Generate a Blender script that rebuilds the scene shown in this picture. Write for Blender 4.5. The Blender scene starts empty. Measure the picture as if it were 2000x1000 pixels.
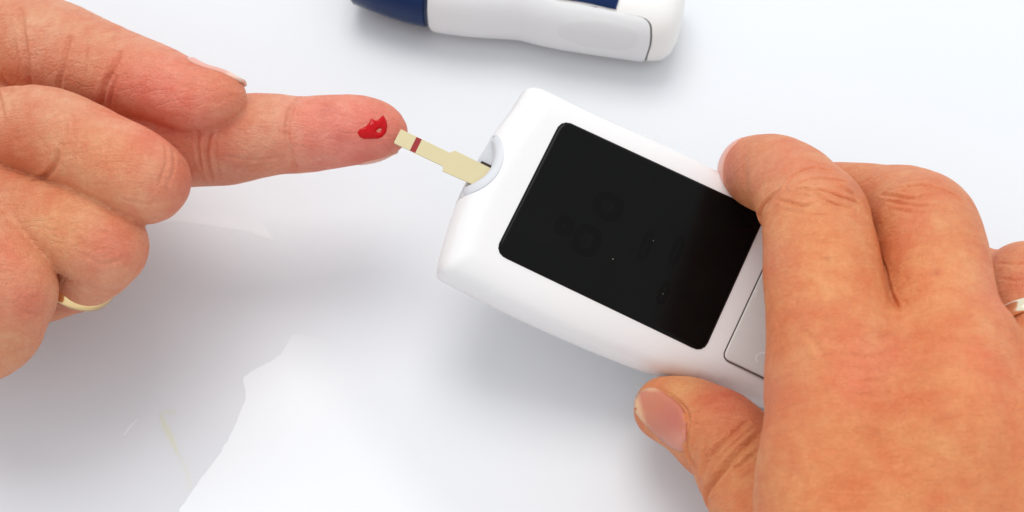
import bpy, bmesh, math, random
import numpy as np
from mathutils import Vector, Matrix, noise
from mathutils.bvhtree import BVHTree
from mathutils.geometry import delaunay_2d_cdt
from math import radians, sin, cos, pi

random.seed(7)
S = 0.001                       # everything below is written in millimetres
scene = bpy.context.scene
C = scene.collection

# ------------------------------------------------------------------ camera
ELEV, DIST, LENS = radians(62), 415.0, 60.0
F = 2000 * LENS / 36.0
cam_pos = np.array([0.0, -DIST * cos(ELEV), DIST * sin(ELEV)])
fwd = -cam_pos / DIST
right = np.array([1.0, 0, 0])
upv = np.cross(right, fwd)
cd = bpy.data.cameras.new('camera'); cam = bpy.data.objects.new('camera', cd); C.objects.link(cam)
cd.lens = LENS; cd.sensor_width = 36; cd.clip_start = 0.01; cd.clip_end = 20
Rm = Matrix(((right[0], upv[0], -fwd[0]), (right[1], upv[1], -fwd[1]), (right[2], upv[2], -fwd[2])))
cam.matrix_world = Matrix.Translation(Vector(cam_pos * S)) @ Rm.to_4x4()
cd.dof.use_dof = True; cd.dof.focus_distance = 0.375; cd.dof.aperture_fstop = 20
scene.camera = cam

# ------------------------------------------------------------------ world and lamps
w = bpy.data.worlds.new('World'); scene.world = w; w.use_nodes = True
bg = w.node_tree.nodes['Background']
bg.inputs[0].default_value = (0.93, 0.98, 1.025, 1); bg.inputs[1].default_value = 0.97
def area(name, loc, target, size, sizey, power, col):
    l = bpy.data.lights.new(name, 'AREA'); l.shape = 'RECTANGLE'; l.size = size * S; l.size_y = sizey * S
    l.energy = power; l.color = col
    o = bpy.data.objects.new(name, l); C.objects.link(o)
    o.location = Vector(loc) * S
    o.rotation_euler = (Vector(target) - Vector(loc)).to_track_quat('-Z', 'Y').to_euler()
    return o
area('softbox_lamp', (-60, 540, 1210), (0, 0, 10), 760, 660, 7.6, (1.0, 0.985, 0.965))
scene.view_settings.view_transform = 'Standard'; scene.view_settings.look = 'None'
scene.view_settings.exposure = 0.0; scene.view_settings.gamma = 1.0
scene.cycles.max_bounces = 8

# ------------------------------------------------------------------ helpers
def ray(px, py):
    return fwd + right * ((px - 1000) / F) - upv * ((py - 500) / F)
def P(px, py, z):
    d = ray(px, py)
    return cam_pos + d * ((z - cam_pos[2]) / d[2])
def mm_per_px(p):
    return float(np.dot(p - cam_pos, fwd)) / F
def project(V):
    r = V - cam_pos
    dep = r @ fwd
    return 1000 + F * (r @ right) / dep, 500 - F * (r @ upv) / dep

def srgb(r, g, b):
    f = lambda c: (c / 255 / 12.92) if c / 255 <= 0.04045 else ((c / 255 + 0.055) / 1.055) ** 2.4
    return (f(r), f(g), f(b))

def mesh_obj(name, verts, faces, m, parent=None, smooth=True):
    """verts in mm -> one linked mesh object"""
    me = bpy.data.meshes.new(name)
    me.from_pydata([tuple(float(c) * S for c in v) for v in verts], [], [tuple(int(i) for i in f) for f in faces])
    me.update()
    bm = bmesh.new(); bm.from_mesh(me); bmesh.ops.recalc_face_normals(bm, faces=bm.faces); bm.to_mesh(me); bm.free()
    if smooth:
        me.polygons.foreach_set('use_smooth', [True] * len(me.polygons))
    if m: me.materials.append(m)
    o = bpy.data.objects.new(name, me); C.objects.link(o)
    if parent: o.parent = parent
    return o
def tag(o, label=None, cat=None, group=None, kind=None):
    if label: o['label'] = label
    if cat: o['category'] = cat
    if group: o['group'] = group
    if kind: o['kind'] = kind
    return o
def empty(name, loc):
    o = bpy.data.objects.new(name, None); C.objects.link(o); o.location = Vector([float(c) * S for c in loc])
    o.empty_display_size = 0.01
    return o
def adopt(o, parent):
    """parent while keeping world placement (parents are unrotated)"""
    o.parent = parent
    o.location = Vector(o.location) - parent.location
    return o

def mat(name, color, rough=0.4, spec=0.5, coat=0.0, metal=0.0, sss=0.0, sss_r=(1, .4, .25), sss_scale=0.001, bump=None,
        var=0.0, var_scale=60.0, ior=1.5, coat_rough=0.05):
    m = bpy.data.materials.new(name); m.use_nodes = True
    nt = m.node_tree; N = nt.nodes; L = nt.links
    b = N['Principled BSDF']
    b.inputs['Base Color'].default_value = (*color, 1)
    b.inputs['Roughness'].default_value = rough; b.inputs['Specular IOR Level'].default_value = spec
    b.inputs['Metallic'].default_value = metal; b.inputs['Coat Weight'].default_value = coat
    b.inputs['Coat Roughness'].default_value = coat_rough; b.inputs['IOR'].default_value = ior
    if sss:
        b.inputs['Subsurface Weight'].default_value = sss
        b.inputs['Subsurface Radius'].default_value = sss_r; b.inputs['Subsurface Scale'].default_value = sss_scale
    tc = N.new('ShaderNodeTexCoord')
    if var:
        n = N.new('ShaderNodeTexNoise'); n.inputs['Scale'].default_value = var_scale; n.inputs['Detail'].default_value = 4
        L.new(tc.outputs['Object'], n.inputs['Vector'])
        mx = N.new('ShaderNodeMix'); mx.data_type = 'RGBA'
        mx.inputs['A'].default_value = (*[c * (1 - var) for c in color], 1)
        mx.inputs['B'].default_value = (*[min(1, c * (1 + var)) for c in color], 1)
        L.new(n.outputs['Fac'], mx.inputs['Factor']); L.new(mx.outputs['Result'], b.inputs['Base Color'])
    if bump:
        n = N.new('ShaderNodeTexNoise'); n.inputs['Scale'].default_value = bump[0]; n.inputs['Detail'].default_value = 5
        L.new(tc.outputs['Object'], n.inputs['Vector'])
        bp = N.new('ShaderNodeBump'); bp.inputs['Strength'].default_value = bump[1]; bp.inputs['Distance'].default_value = bump[2]
        L.new(n.outputs['Fac'], bp.inputs['Height']); L.new(bp.outputs['Normal'], b.inputs['Normal'])
    return m

def skin_material():
    m = bpy.data.materials.new('skin'); m.use_nodes = True
    nt = m.node_tree; N = nt.nodes; L = nt.links; b = N['Principled BSDF']
    at = N.new('ShaderNodeAttribute'); at.attribute_name = 'tone'
    tc = N.new('ShaderNodeTexCoord')
    def nz(scale, detail=3, rough=0.55):
        n = N.new('ShaderNodeTexNoise'); n.inputs['Scale'].default_value = scale; n.inputs['Detail'].default_value = detail
        n.inputs['Roughness'].default_value = rough; L.new(tc.outputs['Object'], n.inputs['Vector']); return n
    def mul(a, fac, lo, hi):
        r = N.new('ShaderNodeMapRange'); r.inputs['From Min'].default_value = 0.35; r.inputs['From Max'].default_value = 0.65
        L.new(fac, r.inputs['Value'])
        mx = N.new('ShaderNodeMix'); mx.data_type = 'RGBA'; mx.inputs['A'].default_value = (*lo, 1); mx.inputs['B'].default_value = (*hi, 1)
        L.new(r.outputs['Result'], mx.inputs['Factor'])
        m2 = N.new('ShaderNodeMix'); m2.data_type = 'RGBA'; m2.blend_type = 'MULTIPLY'; m2.inputs['Factor'].default_value = 1
        L.new(a, m2.inputs['A']); L.new(mx.outputs['Result'], m2.inputs['B'])
        return m2.outputs['Result']
    col = mul(at.outputs['Color'], nz(110, 4).outputs['Fac'], (0.98, 0.80, 0.75), (1.04, 1.12, 1.12))
    col = mul(col, nz(420, 5).outputs['Fac'], (0.98, 0.90, 0.88), (1.02, 1.06, 1.07))
    col = mul(col, nz(1500).outputs['Fac'], (0.96, 0.945, 0.94), (1.03, 1.04, 1.04))
    L.new(col, b.inputs['Base Color'])
    b.inputs['Subsurface Weight'].default_value = 0.18
    b.inputs['Subsurface Radius'].default_value = (1.0, 0.36, 0.2); b.inputs['Subsurface Scale'].default_value = 0.0015
    b.inputs['Specular IOR Level'].default_value = 0.38
    rr = N.new('ShaderNodeMapRange'); rr.inputs['To Min'].default_value = 0.42; rr.inputs['To Max'].default_value = 0.62
    L.new(nz(900).outputs['Fac'], rr.inputs['Value']); L.new(rr.outputs['Result'], b.inputs['Roughness'])
    # skin lines: two crossing cell networks, finer pores
    vo = N.new('ShaderNodeTexVoronoi'); vo.feature = 'DISTANCE_TO_EDGE'; vo.inputs['Scale'].default_value = 2500
    mp = N.new('ShaderNodeMapping'); mp.inputs['Scale'].default_value = (1.0, 0.55, 1.0); mp.inputs['Rotation'].default_value = (0, 0, 0.5)
    L.new(tc.outputs['Object'], mp.inputs['Vector']); L.new(mp.outputs['Vector'], vo.inputs['Vector'])
    ed = N.new('ShaderNodeMapRange'); ed.inputs['From Max'].default_value = 0.12
    L.new(vo.outputs['Distance'], ed.inputs['Value'])
    add = N.new('ShaderNodeMath'); add.operation = 'MULTIPLY_ADD'; add.inputs[1].default_value = 0.8
    L.new(nz(700, 6, 0.65).outputs['Fac'], add.inputs[0]); L.new(ed.outputs['Result'], add.inputs[2])
    def ridge(sx, sy, rot, det):
        mq = N.new('ShaderNodeMapping'); mq.inputs['Scale'].default_value = (sx, sy, sx); mq.inputs['Rotation'].default_value = (0, 0, rot)
        L.new(tc.outputs['Object'], mq.inputs['Vector'])
        q = N.new('ShaderNodeTexNoise'); q.inputs['Scale'].default_value = 1; q.inputs['Detail'].default_value = det; q.inputs['Distortion'].default_value = 0.6
        L.new(mq.outputs['Vector'], q.inputs['Vector'])
        s1 = N.new('ShaderNodeMath'); s1.operation = 'SUBTRACT'; s1.inputs[1].default_value = 0.5; L.new(q.outputs['Fac'], s1.inputs[0])
        s2 = N.new('ShaderNodeMath'); s2.operation = 'ABSOLUTE'; L.new(s1.outputs['Value'], s2.inputs[0])
        s3 = N.new('ShaderNodeMapRange'); s3.inputs['From Max'].default_value = 0.07; L.new(s2.outputs['Value'], s3.inputs['Value'])
        return s3.outputs['Result']
    prev = add.outputs['Value']
    for (sx, sy, rot, det, amp) in ((130, 420, 0.35, 3, 1.5), (150, 480, -0.5, 3, 1.2), (420, 160, 0.2, 2, 0.7)):
        ad = N.new('ShaderNodeMath'); ad.operation = 'MULTIPLY_ADD'; ad.inputs[1].default_value = amp
        L.new(ridge(sx, sy, rot, det), ad.inputs[0]); L.new(prev, ad.inputs[2]); prev = ad.outputs['Value']
    add = ad
    bp = N.new('ShaderNodeBump'); bp.inputs['Strength'].default_value = 0.55; bp.inputs['Distance'].default_value = 0.00016
    L.new(add.outputs['Value'], bp.inputs['Height']); L.new(bp.outputs['Normal'], b.inputs['Normal'])
    return m

def attr_material(name, rough, spec, coat=0.0, sss=0.0):
    m = mat(name, (0.8, 0.8, 0.8), rough, spec, coat, sss=sss, sss_scale=0.001, coat_rough=0.12)
    at = m.node_tree.nodes.new('ShaderNodeAttribute'); at.attribute_name = 'tone'
    m.node_tree.links.new(at.outputs['Color'], m.node_tree.nodes['Principled BSDF'].inputs['Base Color'])
    return m
def set_tone(me, cols):
    a = me.attributes.new('tone', 'FLOAT_COLOR', 'POINT')
    rgba = np.ones((len(me.vertices), 4), dtype=np.float32); rgba[:, :3] = cols
    a.data.foreach_set('color', rgba.ravel())

def spline(pts, n=6, closed=False):
    """Catmull-Rom through the rows of pts"""
    p = np.asarray(pts, float); m = len(p); out = []
    rng = range(m) if closed else range(m - 1)
    for i in rng:
        if closed: a, b, c, d = p[(i - 1) % m], p[i], p[(i + 1) % m], p[(i + 2) % m]
        else: a, b, c, d = p[max(i - 1, 0)], p[i], p[i + 1], p[min(i + 2, m - 1)]
        for k in range(n):
            t = k / n
            out.append(0.5 * ((2 * b) + (c - a) * t + (2 * a - 5 * b + 4 * c - d) * t * t + (3 * b - a - 3 * c + d) * t ** 3))
    if not closed: out.append(p[-1])
    return np.array(out)
def resample(loop, n):
    p = np.vstack([loop, loop[:1]]); seg = np.linalg.norm(np.diff(p, axis=0), axis=1)
    s = np.concatenate([[0], np.cumsum(seg)]); t = np.linspace(0, s[-1], n, endpoint=False)
    return np.stack([np.interp(t, s, p[:, k]) for k in range(p.shape[1])], 1)
def round_poly(corners, r, n=6):
    """2D polygon with rounded corners"""
    c = np.asarray(corners, float); m = len(c); out = []
    for i in range(m):
        a, b, d = c[i - 1], c[i], c[(i + 1) % m]
        rr = r[i] if hasattr(r, '__len__') else r
        u = (a - b) / np.linalg.norm(a - b); v = (d - b) / np.linalg.norm(d - b)
        half = math.acos(np.clip(np.dot(u, v), -1, 1)) / 2; t = rr / math.tan(half)
        p0, p1 = b + u * t, b + v * t
        for k in range(n + 1):
            s = k / n
            out.append((1 - s) ** 2 * p0 + 2 * s * (1 - s) * (0.25 * b * 1 + 0.75 * (b * 0.72 + 0.14 * (p0 + p1))) + s * s * p1)
    return np.array(out)
def inset_loop(loop, d, steps=None, lam=0.25):
    """move a closed 2D loop (counter-clockwise) inwards by d"""
    steps = steps or max(1, int(abs(d) / 0.4)); p = loop.copy()
    for _ in range(steps):
        t = np.roll(p, -1, 0) - np.roll(p, 1, 0); t /= (np.linalg.norm(t, axis=1, keepdims=True) + 1e-9)
        nrm = np.stack([-t[:, 1], t[:, 0]], 1)
        p = p + nrm * (d / steps)
        if d > 0.5: p = p * (1 - lam) + lam * 0.5 * (np.roll(p, 1, 0) + np.roll(p, -1, 0))
    return p
def ccw(loop):
    x, y = loop[:, 0], loop[:, 1]
    return loop if np.sum(x * np.roll(y, -1) - y * np.roll(x, -1)) > 0 else loop[::-1].copy()
def loft(rings, cap0=True, cap1=True):
    n = len(rings[0]); V = np.vstack(rings); Fc = []
    for i in range(len(rings) - 1):
        for k in range(n):
            a, b = i * n + k, i * n + (k + 1) % n
            Fc.append((a, b, b + n, a + n))
    if cap0: Fc.append(tuple(range(n - 1, -1, -1)))
    if cap1: Fc.append(tuple(range((len(rings) - 1) * n, len(rings) * n)))
    return V, Fc

# ------------------------------------------------------------------ organic shapes: distance field + surface nets
def chain_world(ctrl, n=6):
    W = []
    for (px, py, z, r) in ctrl:
        p = P(px, py, z); W.append([*p, r * mm_per_px(p)])
    return spline(W, n)
def surface_nets(vol, org, h):
    s = vol < 0
    nx, ny, nz = vol.shape
    cnt = np.zeros((nx - 1, ny - 1, nz - 1), np.int8)
    cor = [(i, j, k) for i in (0, 1) for j in (0, 1) for k in (0, 1)]
    for (i, j, k) in cor: cnt += s[i:nx - 1 + i, j:ny - 1 + j, k:nz - 1 + k]
    act = (cnt > 0) & (cnt < 8)
    I = np.argwhere(act); pos = np.zeros((len(I), 3)); num = np.zeros(len(I))
    for a in cor:
        for ax in range(3):
            if a[ax] == 0:
                b = list(a); b[ax] = 1
                va = vol[I[:, 0] + a[0], I[:, 1] + a[1], I[:, 2] + a[2]]; vb = vol[I[:, 0] + b[0], I[:, 1] + b[1], I[:, 2] + b[2]]
                mk = (va < 0) != (vb < 0)
                t = np.where(mk, va / np.where(mk, va - vb, 1), 0)
                q = np.tile(np.array(a, float), (len(I), 1)); q[:, ax] += t
                pos += q * mk[:, None]; num += mk
    V = (I + pos / num[:, None]) * h + org
    vid = -np.ones(act.shape, np.int64); vid[act] = np.arange(len(I))
    Q = []
    for ax in range(3):
        sl0 = [slice(None)] * 3; sl1 = [slice(None)] * 3; sl0[ax] = slice(0, -1); sl1[ax] = slice(1, None)
        ch = s[tuple(sl0)] != s[tuple(sl1)]
        E = np.argwhere(ch); b, c = (ax + 1) % 3, (ax + 2) % 3
        ok = (E[:, b] > 0) & (E[:, c] > 0) & (E[:, b] < vol.shape[b] - 1) & (E[:, c] < vol.shape[c] - 1); E = E[ok]
        def cell(db, dc):
            q = E.copy(); q[:, b] += db; q[:, c] += dc
            return vid[q[:, 0], q[:, 1], q[:, 2]]
        quad = np.stack([cell(-1, -1), cell(0, -1), cell(0, 0), cell(-1, 0)], 1)
        flip = ~s[E[:, 0], E[:, 1], E[:, 2]]
        quad[flip] = quad[flip][:, ::-1]
        Q.append(quad)
    return V, np.vstack(Q)
def field_mesh(groups, h, box=None, smooth_it=6):
    """groups: list of (chain rows x,y,z,r ; blend k)"""
    allp = np.vstack([g[0] for g in groups])
    lo = (allp[:, :3] - allp[:, 3:4]).min(0) - 3; hi = (allp[:, :3] + allp[:, 3:4]).max(0) + 3
    n = np.ceil((hi - lo) / h).astype(int) + 1
    ax = [lo[k] + h * np.arange(n[k]) for k in range(3)]
    D = np.full(n, 50.0, np.float32)
    for ch, k in groups:
        G = np.full(n, 50.0, np.float32)
        for i in range(len(ch) - 1):
            a, b, ra, rb = ch[i, :3], ch[i + 1, :3], ch[i, 3], ch[i + 1, 3]
            m = max(ra, rb) + 5 + k
            i0 = np.clip(((np.minimum(a, b) - m - lo) / h).astype(int), 0, n - 1); i1 = np.clip(((np.maximum(a, b) + m - lo) / h).astype(int) + 1, 0, n)
            X = ax[0][i0[0]:i1[0]].astype(np.float32)[:, None, None]; Y = ax[1][i0[1]:i1[1]].astype(np.float32)[None, :, None]; Z = ax[2][i0[2]:i1[2]].astype(np.float32)[None, None, :]
            ab = b - a; L2 = float(ab @ ab) + 1e-9
            t = np.clip(((X - a[0]) * ab[0] + (Y - a[1]) * ab[1] + (Z - a[2]) * ab[2]) / L2, 0, 1)
            d = np.sqrt((X - a[0] - t * ab[0]) ** 2 + (Y - a[1] - t * ab[1]) ** 2 + (Z - a[2] - t * ab[2]) ** 2) - (ra + t * (rb - ra))
            sl = (slice(i0[0], i1[0]), slice(i0[1], i1[1]), slice(i0[2], i1[2]))
            G[sl] = np.minimum(G[sl], d)
        hh = np.maximum(k - np.abs(D - G), 0) / k
        D = np.minimum(D, G) - hh * hh * (k / 4)
    V, Q = surface_nets(D, lo, h)
    e = np.vstack([Q[:, [0, 1]], Q[:, [1, 2]], Q[:, [2, 3]], Q[:, [3, 0]]])
    deg = np.bincount(e.ravel(), minlength=len(V))[:, None]
    for it in range(smooth_it):
        lamb = 0.5 if it % 2 == 0 else -0.48
        acc = np.stack([np.bincount(e[:, 0], V[e[:, 1], k], len(V)) + np.bincount(e[:, 1], V[e[:, 0], k], len(V)) for k in range(3)], 1)
        V = V + lamb * (acc / deg - V)
    return V, Q

def vnormals(me):
    n = np.empty(len(me.vertices) * 3, np.float32); me.vertices.foreach_get('normal', n); return n.reshape(-1, 3)
def build_hand(name, groups, creases, base, blobs, m, h=0.55):
    V, Q = field_mesh(groups, h)
    raw = mesh_obj('raw_shape', V, Q, None)
    md = raw.modifiers.new('s', 'SUBSURF'); md.levels = 1; md.render_levels = 1
    dg = bpy.context.evaluated_depsgraph_get()
    me = bpy.data.meshes.new_from_object(raw.evaluated_get(dg)); me.name = name
    old = raw.data; bpy.data.objects.remove(raw); bpy.data.meshes.remove(old)
    n = len(me.vertices); co = np.empty(n * 3, np.float32); me.vertices.foreach_get('co', co)
    co = co.reshape(-1, 3).astype(float) / S
    nr = vnormals(me).astype(float)
    bvh = BVHTree.FromPolygons([Vector(v) for v in V], [tuple(int(i) for i in q) for q in Q])
    disp = np.zeros(n)
    for cr in creases:
        pts, wpx, depth = cr[0], cr[1], cr[2]
        sp = spline(pts, 14)
        hits, prof = [], []
        for i, (px, py) in enumerate(sp):
            d = ray(px, py); hit = bvh.ray_cast(Vector(cam_pos), Vector(d / np.linalg.norm(d)))
            if hit[0] is not None:
                hits.append(np.array(hit[0])); prof.append(sin(pi * (0.08 + 0.84 * i / (len(sp) - 1))) ** 0.7)
        if len(hits) < 2: continue
        hits = np.array(hits); prof = np.array(prof); wm = wpx * mm_per_px(hits[0])
        lo, hi = hits.min(0) - 4 * wm, hits.max(0) + 4 * wm
        idx = np.nonzero(np.all((co > lo) & (co < hi), 1))[0]
        if len(idx) == 0: continue
        best = np.full(len(idx), 1e9); pr = np.zeros(len(idx))
        for i in range(len(hits) - 1):
            a, b = hits[i], hits[i + 1]
            if np.linalg.norm(b - a) > 4: continue
            ab = b - a; t = np.clip(((co[idx] - a) @ ab) / (ab @ ab + 1e-9), 0, 1)
            dd = np.linalg.norm(co[idx] - a - t[:, None] * ab, axis=1)
            mk = dd < best; best[mk] = dd[mk]; pr[mk] = (prof[i] * (1 - t) + prof[i + 1] * t)[mk]
        disp[idx] += pr * depth * (-np.exp(-(best / wm) ** 2) + 0.28 * np.exp(-((best - 2.1 * wm) / wm) ** 2))
    low = np.array([noise.noise(Vector(c * 0.12)) * 0.22 + noise.noise(Vector(c * 0.4)) * 0.07 for c in co])
    co2 = co + nr * (disp + low)[:, None]
    me.vertices.foreach_set('co', (co2 * S).astype(np.float32).ravel()); me.update()
    px, py = project(co2)
    col = np.tile(np.array(base), (n, 1))
    for (bx, by, br, bc, st) in blobs:
        a = st * np.exp(-(((px - bx) ** 2 + (py - by) ** 2) / br ** 2))[:, None]
        col = col * (1 - a) + np.array(bc) * a
    set_tone(me, col * np.array((0.96, 0.935, 0.92)))
    me.polygons.foreach_set('use_smooth', [True] * len(me.polygons))
    me.materials.append(m)
    o = bpy.data.objects.new(name, me); C.objects.link(o)
    o['_n'] = n; del o['_n']
    return o, bvh_of(o)
def bvh_of(o):
    me = o.data
    off = o.matrix_world.translation if o.parent is None else Vector((0, 0, 0))
    return BVHTree.FromPolygons([v.co / S for v in me.vertices], [tuple(p.vertices) for p in me.polygons])

def drape(name, poly, bvh, m, h=0.4, edge=1.0, step=6, sink=0.3, parent=None, tone=None, smooth=True, curve=True, dome=0.5, hole=None, membrane=False):
    """a thin solid laid on a surface: outline poly (seen from the camera side) dropped on bvh, h mm thick"""
    loop = spline(poly, 5, True) if curve else np.asarray(poly, float)
    per = np.sum(np.linalg.norm(loop - np.roll(loop, 1, 0), axis=1))
    loop = ccw(resample(loop, max(16, int(per / step))))
    nb = len(loop)
    def inside(p):
        x, y = loop[:, 0], loop[:, 1]; x2, y2 = np.roll(x, -1), np.roll(y, -1)
        c = ((y > p[1]) != (y2 > p[1])) & (p[0] < (x2 - x) * (p[1] - y) / (y2 - y + 1e-12) + x)
        return np.sum(c) % 2 == 1
    def dist(p):
        a, b = loop, np.roll(loop, -1, 0); ab = b - a
        t = np.clip(np.sum((p - a) * ab, 1) / (np.sum(ab * ab, 1) + 1e-9), 0, 1)
        return np.min(np.linalg.norm(p - a - t[:, None] * ab, axis=1))
    pts = [tuple(p) for p in loop]; cons = []
    if hole:
        hl = resample(np.array(hole, float), 16); cons = [(nb + i, nb + (i + 1) % 16) for i in range(16)]; pts += [tuple(p) for p in hl]
    def in_hole(p):
        x, y = hl[:, 0], hl[:, 1]; x2, y2 = np.roll(x, -1), np.roll(y, -1)
        return np.sum(((y > p[1]) != (y2 > p[1])) & (p[0] < (x2 - x) * (p[1] - y) / (y2 - y + 1e-12) + x)) % 2 == 1
    def hdist(p):
        a, b = hl, np.roll(hl, -1, 0); ab = b - a
        t = np.clip(np.sum((p - a) * ab, 1) / (np.sum(ab * ab, 1) + 1e-9), 0, 1)
        return np.min(np.linalg.norm(p - a - t[:, None] * ab, axis=1))
    lo, hi = loop.min(0), loop.max(0)
    for gx in np.arange(lo[0], hi[0], step):
        for gy in np.arange(lo[1], hi[1], step):
            p = np.array((gx + 0.3 * step * random.uniform(-1, 1), gy + 0.3 * step * random.uniform(-1, 1)))
            if inside(p) and dist(p) > step * 0.55 and (not hole or (hdist(p) > step * 0.55 and not in_hole(p))): pts.append(tuple(p))
    res = delaunay_2d_cdt([Vector(p) for p in pts], cons, [list(range(nb))], 1, 1e-4)
    v2, fc = res[0], res[2]
    if hole: fc = [f for f in fc if not in_hole(np.mean([v2[i] for i in f], axis=0))]
    top, low, ok = [], [], []
    for p in v2:
        d = ray(p.x, p.y); d = d / np.linalg.norm(d)
        hit = bvh.ray_cast(Vector(cam_pos), Vector(d))
        if hit[0] is None:
            nh = bvh.find_nearest(Vector(cam_pos + d * 380)); q, nn = np.array(nh[0]), np.array(nh[1])
        else: q, nn = np.array(hit[0]), np.array(hit[1])
        if np.dot(nn, d) > 0: nn = -nn
        e = (min(dist(np.array((p.x, p.y))), hdist(np.array((p.x, p.y)))) if hole else dist(np.array((p.x, p.y)))) * mm_per_px(q)
        k = min(1.0, e / edge); k = k ** dome
        top.append(q + nn * (h * k + 0.02)); low.append(q - nn * sink)
    nV = len(v2)
    if membrane:                                        # liquid: height solves a stretched film over the outline
        E = np.array([(f[i], f[(i + 1) % len(f)]) for f in fc for i in range(len(f))]); E = np.vstack([E, E[:, ::-1]])
        deg = np.bincount(E[:, 0], minlength=nV) + 1e-9; inner = np.ones(nV, bool); inner[:nb + (16 if hole else 0)] = False; hh = np.zeros(nV)
        for _ in range(400): hh = np.where(inner, np.bincount(E[:, 0], hh[E[:, 1]], nV) / deg + 1.0, 0)
        hh = (hh / hh.max()) ** 0.75 * h
        top = [l_ + (t_ - l_) / np.linalg.norm(t_ - l_) * (sink + 0.05 + hh[i]) for i, (t_, l_) in enumerate(zip(top, low))]
    V = top + low; Fc = [tuple(f) for f in fc]
    from collections import Counter
    cnt = Counter()
    for f in fc:
        for i in range(len(f)): cnt[frozenset((f[i], f[(i + 1) % len(f)]))] += 1
    for f in fc:
        for i in range(len(f)):
            a, b = f[i], f[(i + 1) % len(f)]
            if cnt[frozenset((a, b))] == 1: Fc.append((b, a, a + nV, b + nV))
    Fc += [tuple(reversed([i + nV for i in f])) for f in fc]
    o = mesh_obj(name, V, Fc, m, parent, smooth)
    if tone:
        cols = np.array([tone(p.x, p.y) for p in v2] * 2); set_tone(o.data, cols)
    return o

# ------------------------------------------------------------------ materials
M_skin = skin_material()
M_nail = attr_material('fingernail', 0.36, 0.32, 0.0, 0.15)
M_case = mat('white_plastic', (0.81, 0.785, 0.772), 0.32, 0.45, 0.1, bump=(2500, 0.08, 0.00005), var=0.015, var_scale=40)
M_lip = mat('grey_white_plastic', (0.63, 0.63, 0.65), 0.38, 0.4)
M_panel = mat('warm_grey_plastic', (0.68, 0.65, 0.62), 0.4, 0.35, bump=(3000, 0.1, 0.00004))
M_gap = mat('dark_gap', (0.05, 0.035, 0.03), 0.6, 0.2)
M_glass = mat('black_glass', (0.0035, 0.0033, 0.003), 0.17, 0.10, var=0.5, var_scale=90)
M_pgap = mat('soft_gap', (0.13, 0.10, 0.09), 0.6, 0.2)
M_ring = mat('pale_gold', (0.90, 0.78, 0.58), 0.12, 0.5, metal=1.0, bump=(1200, 0.05, 0.00003))
M_seg = mat('unlit_segment', (0.0024, 0.0021, 0.0019), 0.2, 0.095)
M_dust = mat('dust_speck', (0.32, 0.28, 0.18), 0.7)
M_strip = mat('cream_strip', (0.645, 0.55, 0.32), 0.42, 0.4, var=0.04, var_scale=200, bump=(3000, 0.1, 0.00003))
M_band = mat('dark_red_band', (0.30, 0.012, 0.016), 0.4, 0.4)
M_blood = mat('blood', (0.50, 0.0006, 0.004), 0.09, 0.2, var=0.12, var_scale=700)
M_gold = mat('gold', (0.86, 0.62, 0.30), 0.14, 0.5, metal=1.0, bump=(1200, 0.05, 0.00003))
M_blue = mat('navy_plastic', (0.002, 0.018, 0.085), 0.22, 0.2, bump=(2500, 0.06, 0.00004), var=0.1)
M_bluedk = mat('dark_navy_plastic', (0.006, 0.02, 0.065), 0.35, 0.4)
M_lanc = mat('warm_white_plastic', (0.84, 0.815, 0.78), 0.35, 0.4, bump=(2500, 0.06, 0.00004), var=0.015)
M_lanc2 = mat('cool_white_plastic', (0.76, 0.75, 0.745), 0.38, 0.4, bump=(2500, 0.06, 0.00004), var=0.015)
M_grip = mat('light_grey_rubber', (0.725, 0.716, 0.71), 0.42, 0.35)
M_pale = mat('pale_patch_white', (0.90, 0.90, 0.895), 0.5, 0.25, bump=(500, 0.06, 0.0002), var=0.012, var_scale=60)

def table_material():
    m = mat('table_laminate', (0.74, 0.75, 0.765), 0.42, 0.14, bump=(900, 0.03, 0.0001))
    nt = m.node_tree; N = nt.nodes; L = nt.links; b = N['Principled BSDF']
    tc = N.new('ShaderNodeTexCoord')
    n = N.new('ShaderNodeTexNoise'); n.inputs['Scale'].default_value = 14; n.inputs['Detail'].default_value = 5
    L.new(tc.outputs['Object'], n.inputs['Vector'])
    mx = N.new('ShaderNodeMix'); mx.data_type = 'RGBA'
    mx.inputs['A'].default_value = (0.735, 0.747, 0.765, 1); mx.inputs['B'].default_value = (0.76, 0.768, 0.782, 1)
    L.new(n.outputs['Fac'], mx.inputs['Factor']); L.new(mx.outputs['Result'], b.inputs['Base Color'])
    return m

# ------------------------------------------------------------------ the table top
tv, tf = [], []
ring = round_poly([(-700, -420), (700, -420), (700, 520), (-700, 520)], 30)
rings = []
for ins, z in ((0, -25), (0, -2), (0.6, -0.6), (2, 0)):
    q = inset_loop(ring, ins, 1) if ins else ring
    rings.append(np.column_stack([q, np.full(len(q), z)]))
tv, tf = loft(rings)
table = mesh_obj('table_surface', tv, tf, table_material(), smooth=False)
tag(table, 'white laminate table top under the hands and devices', kind='structure')
table_bvh = BVHTree.FromPolygons([(-700, -420, 0), (700, -420, 0), (700, 520, 0), (-700, 520, 0)], [(0, 1, 2, 3)])

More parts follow.
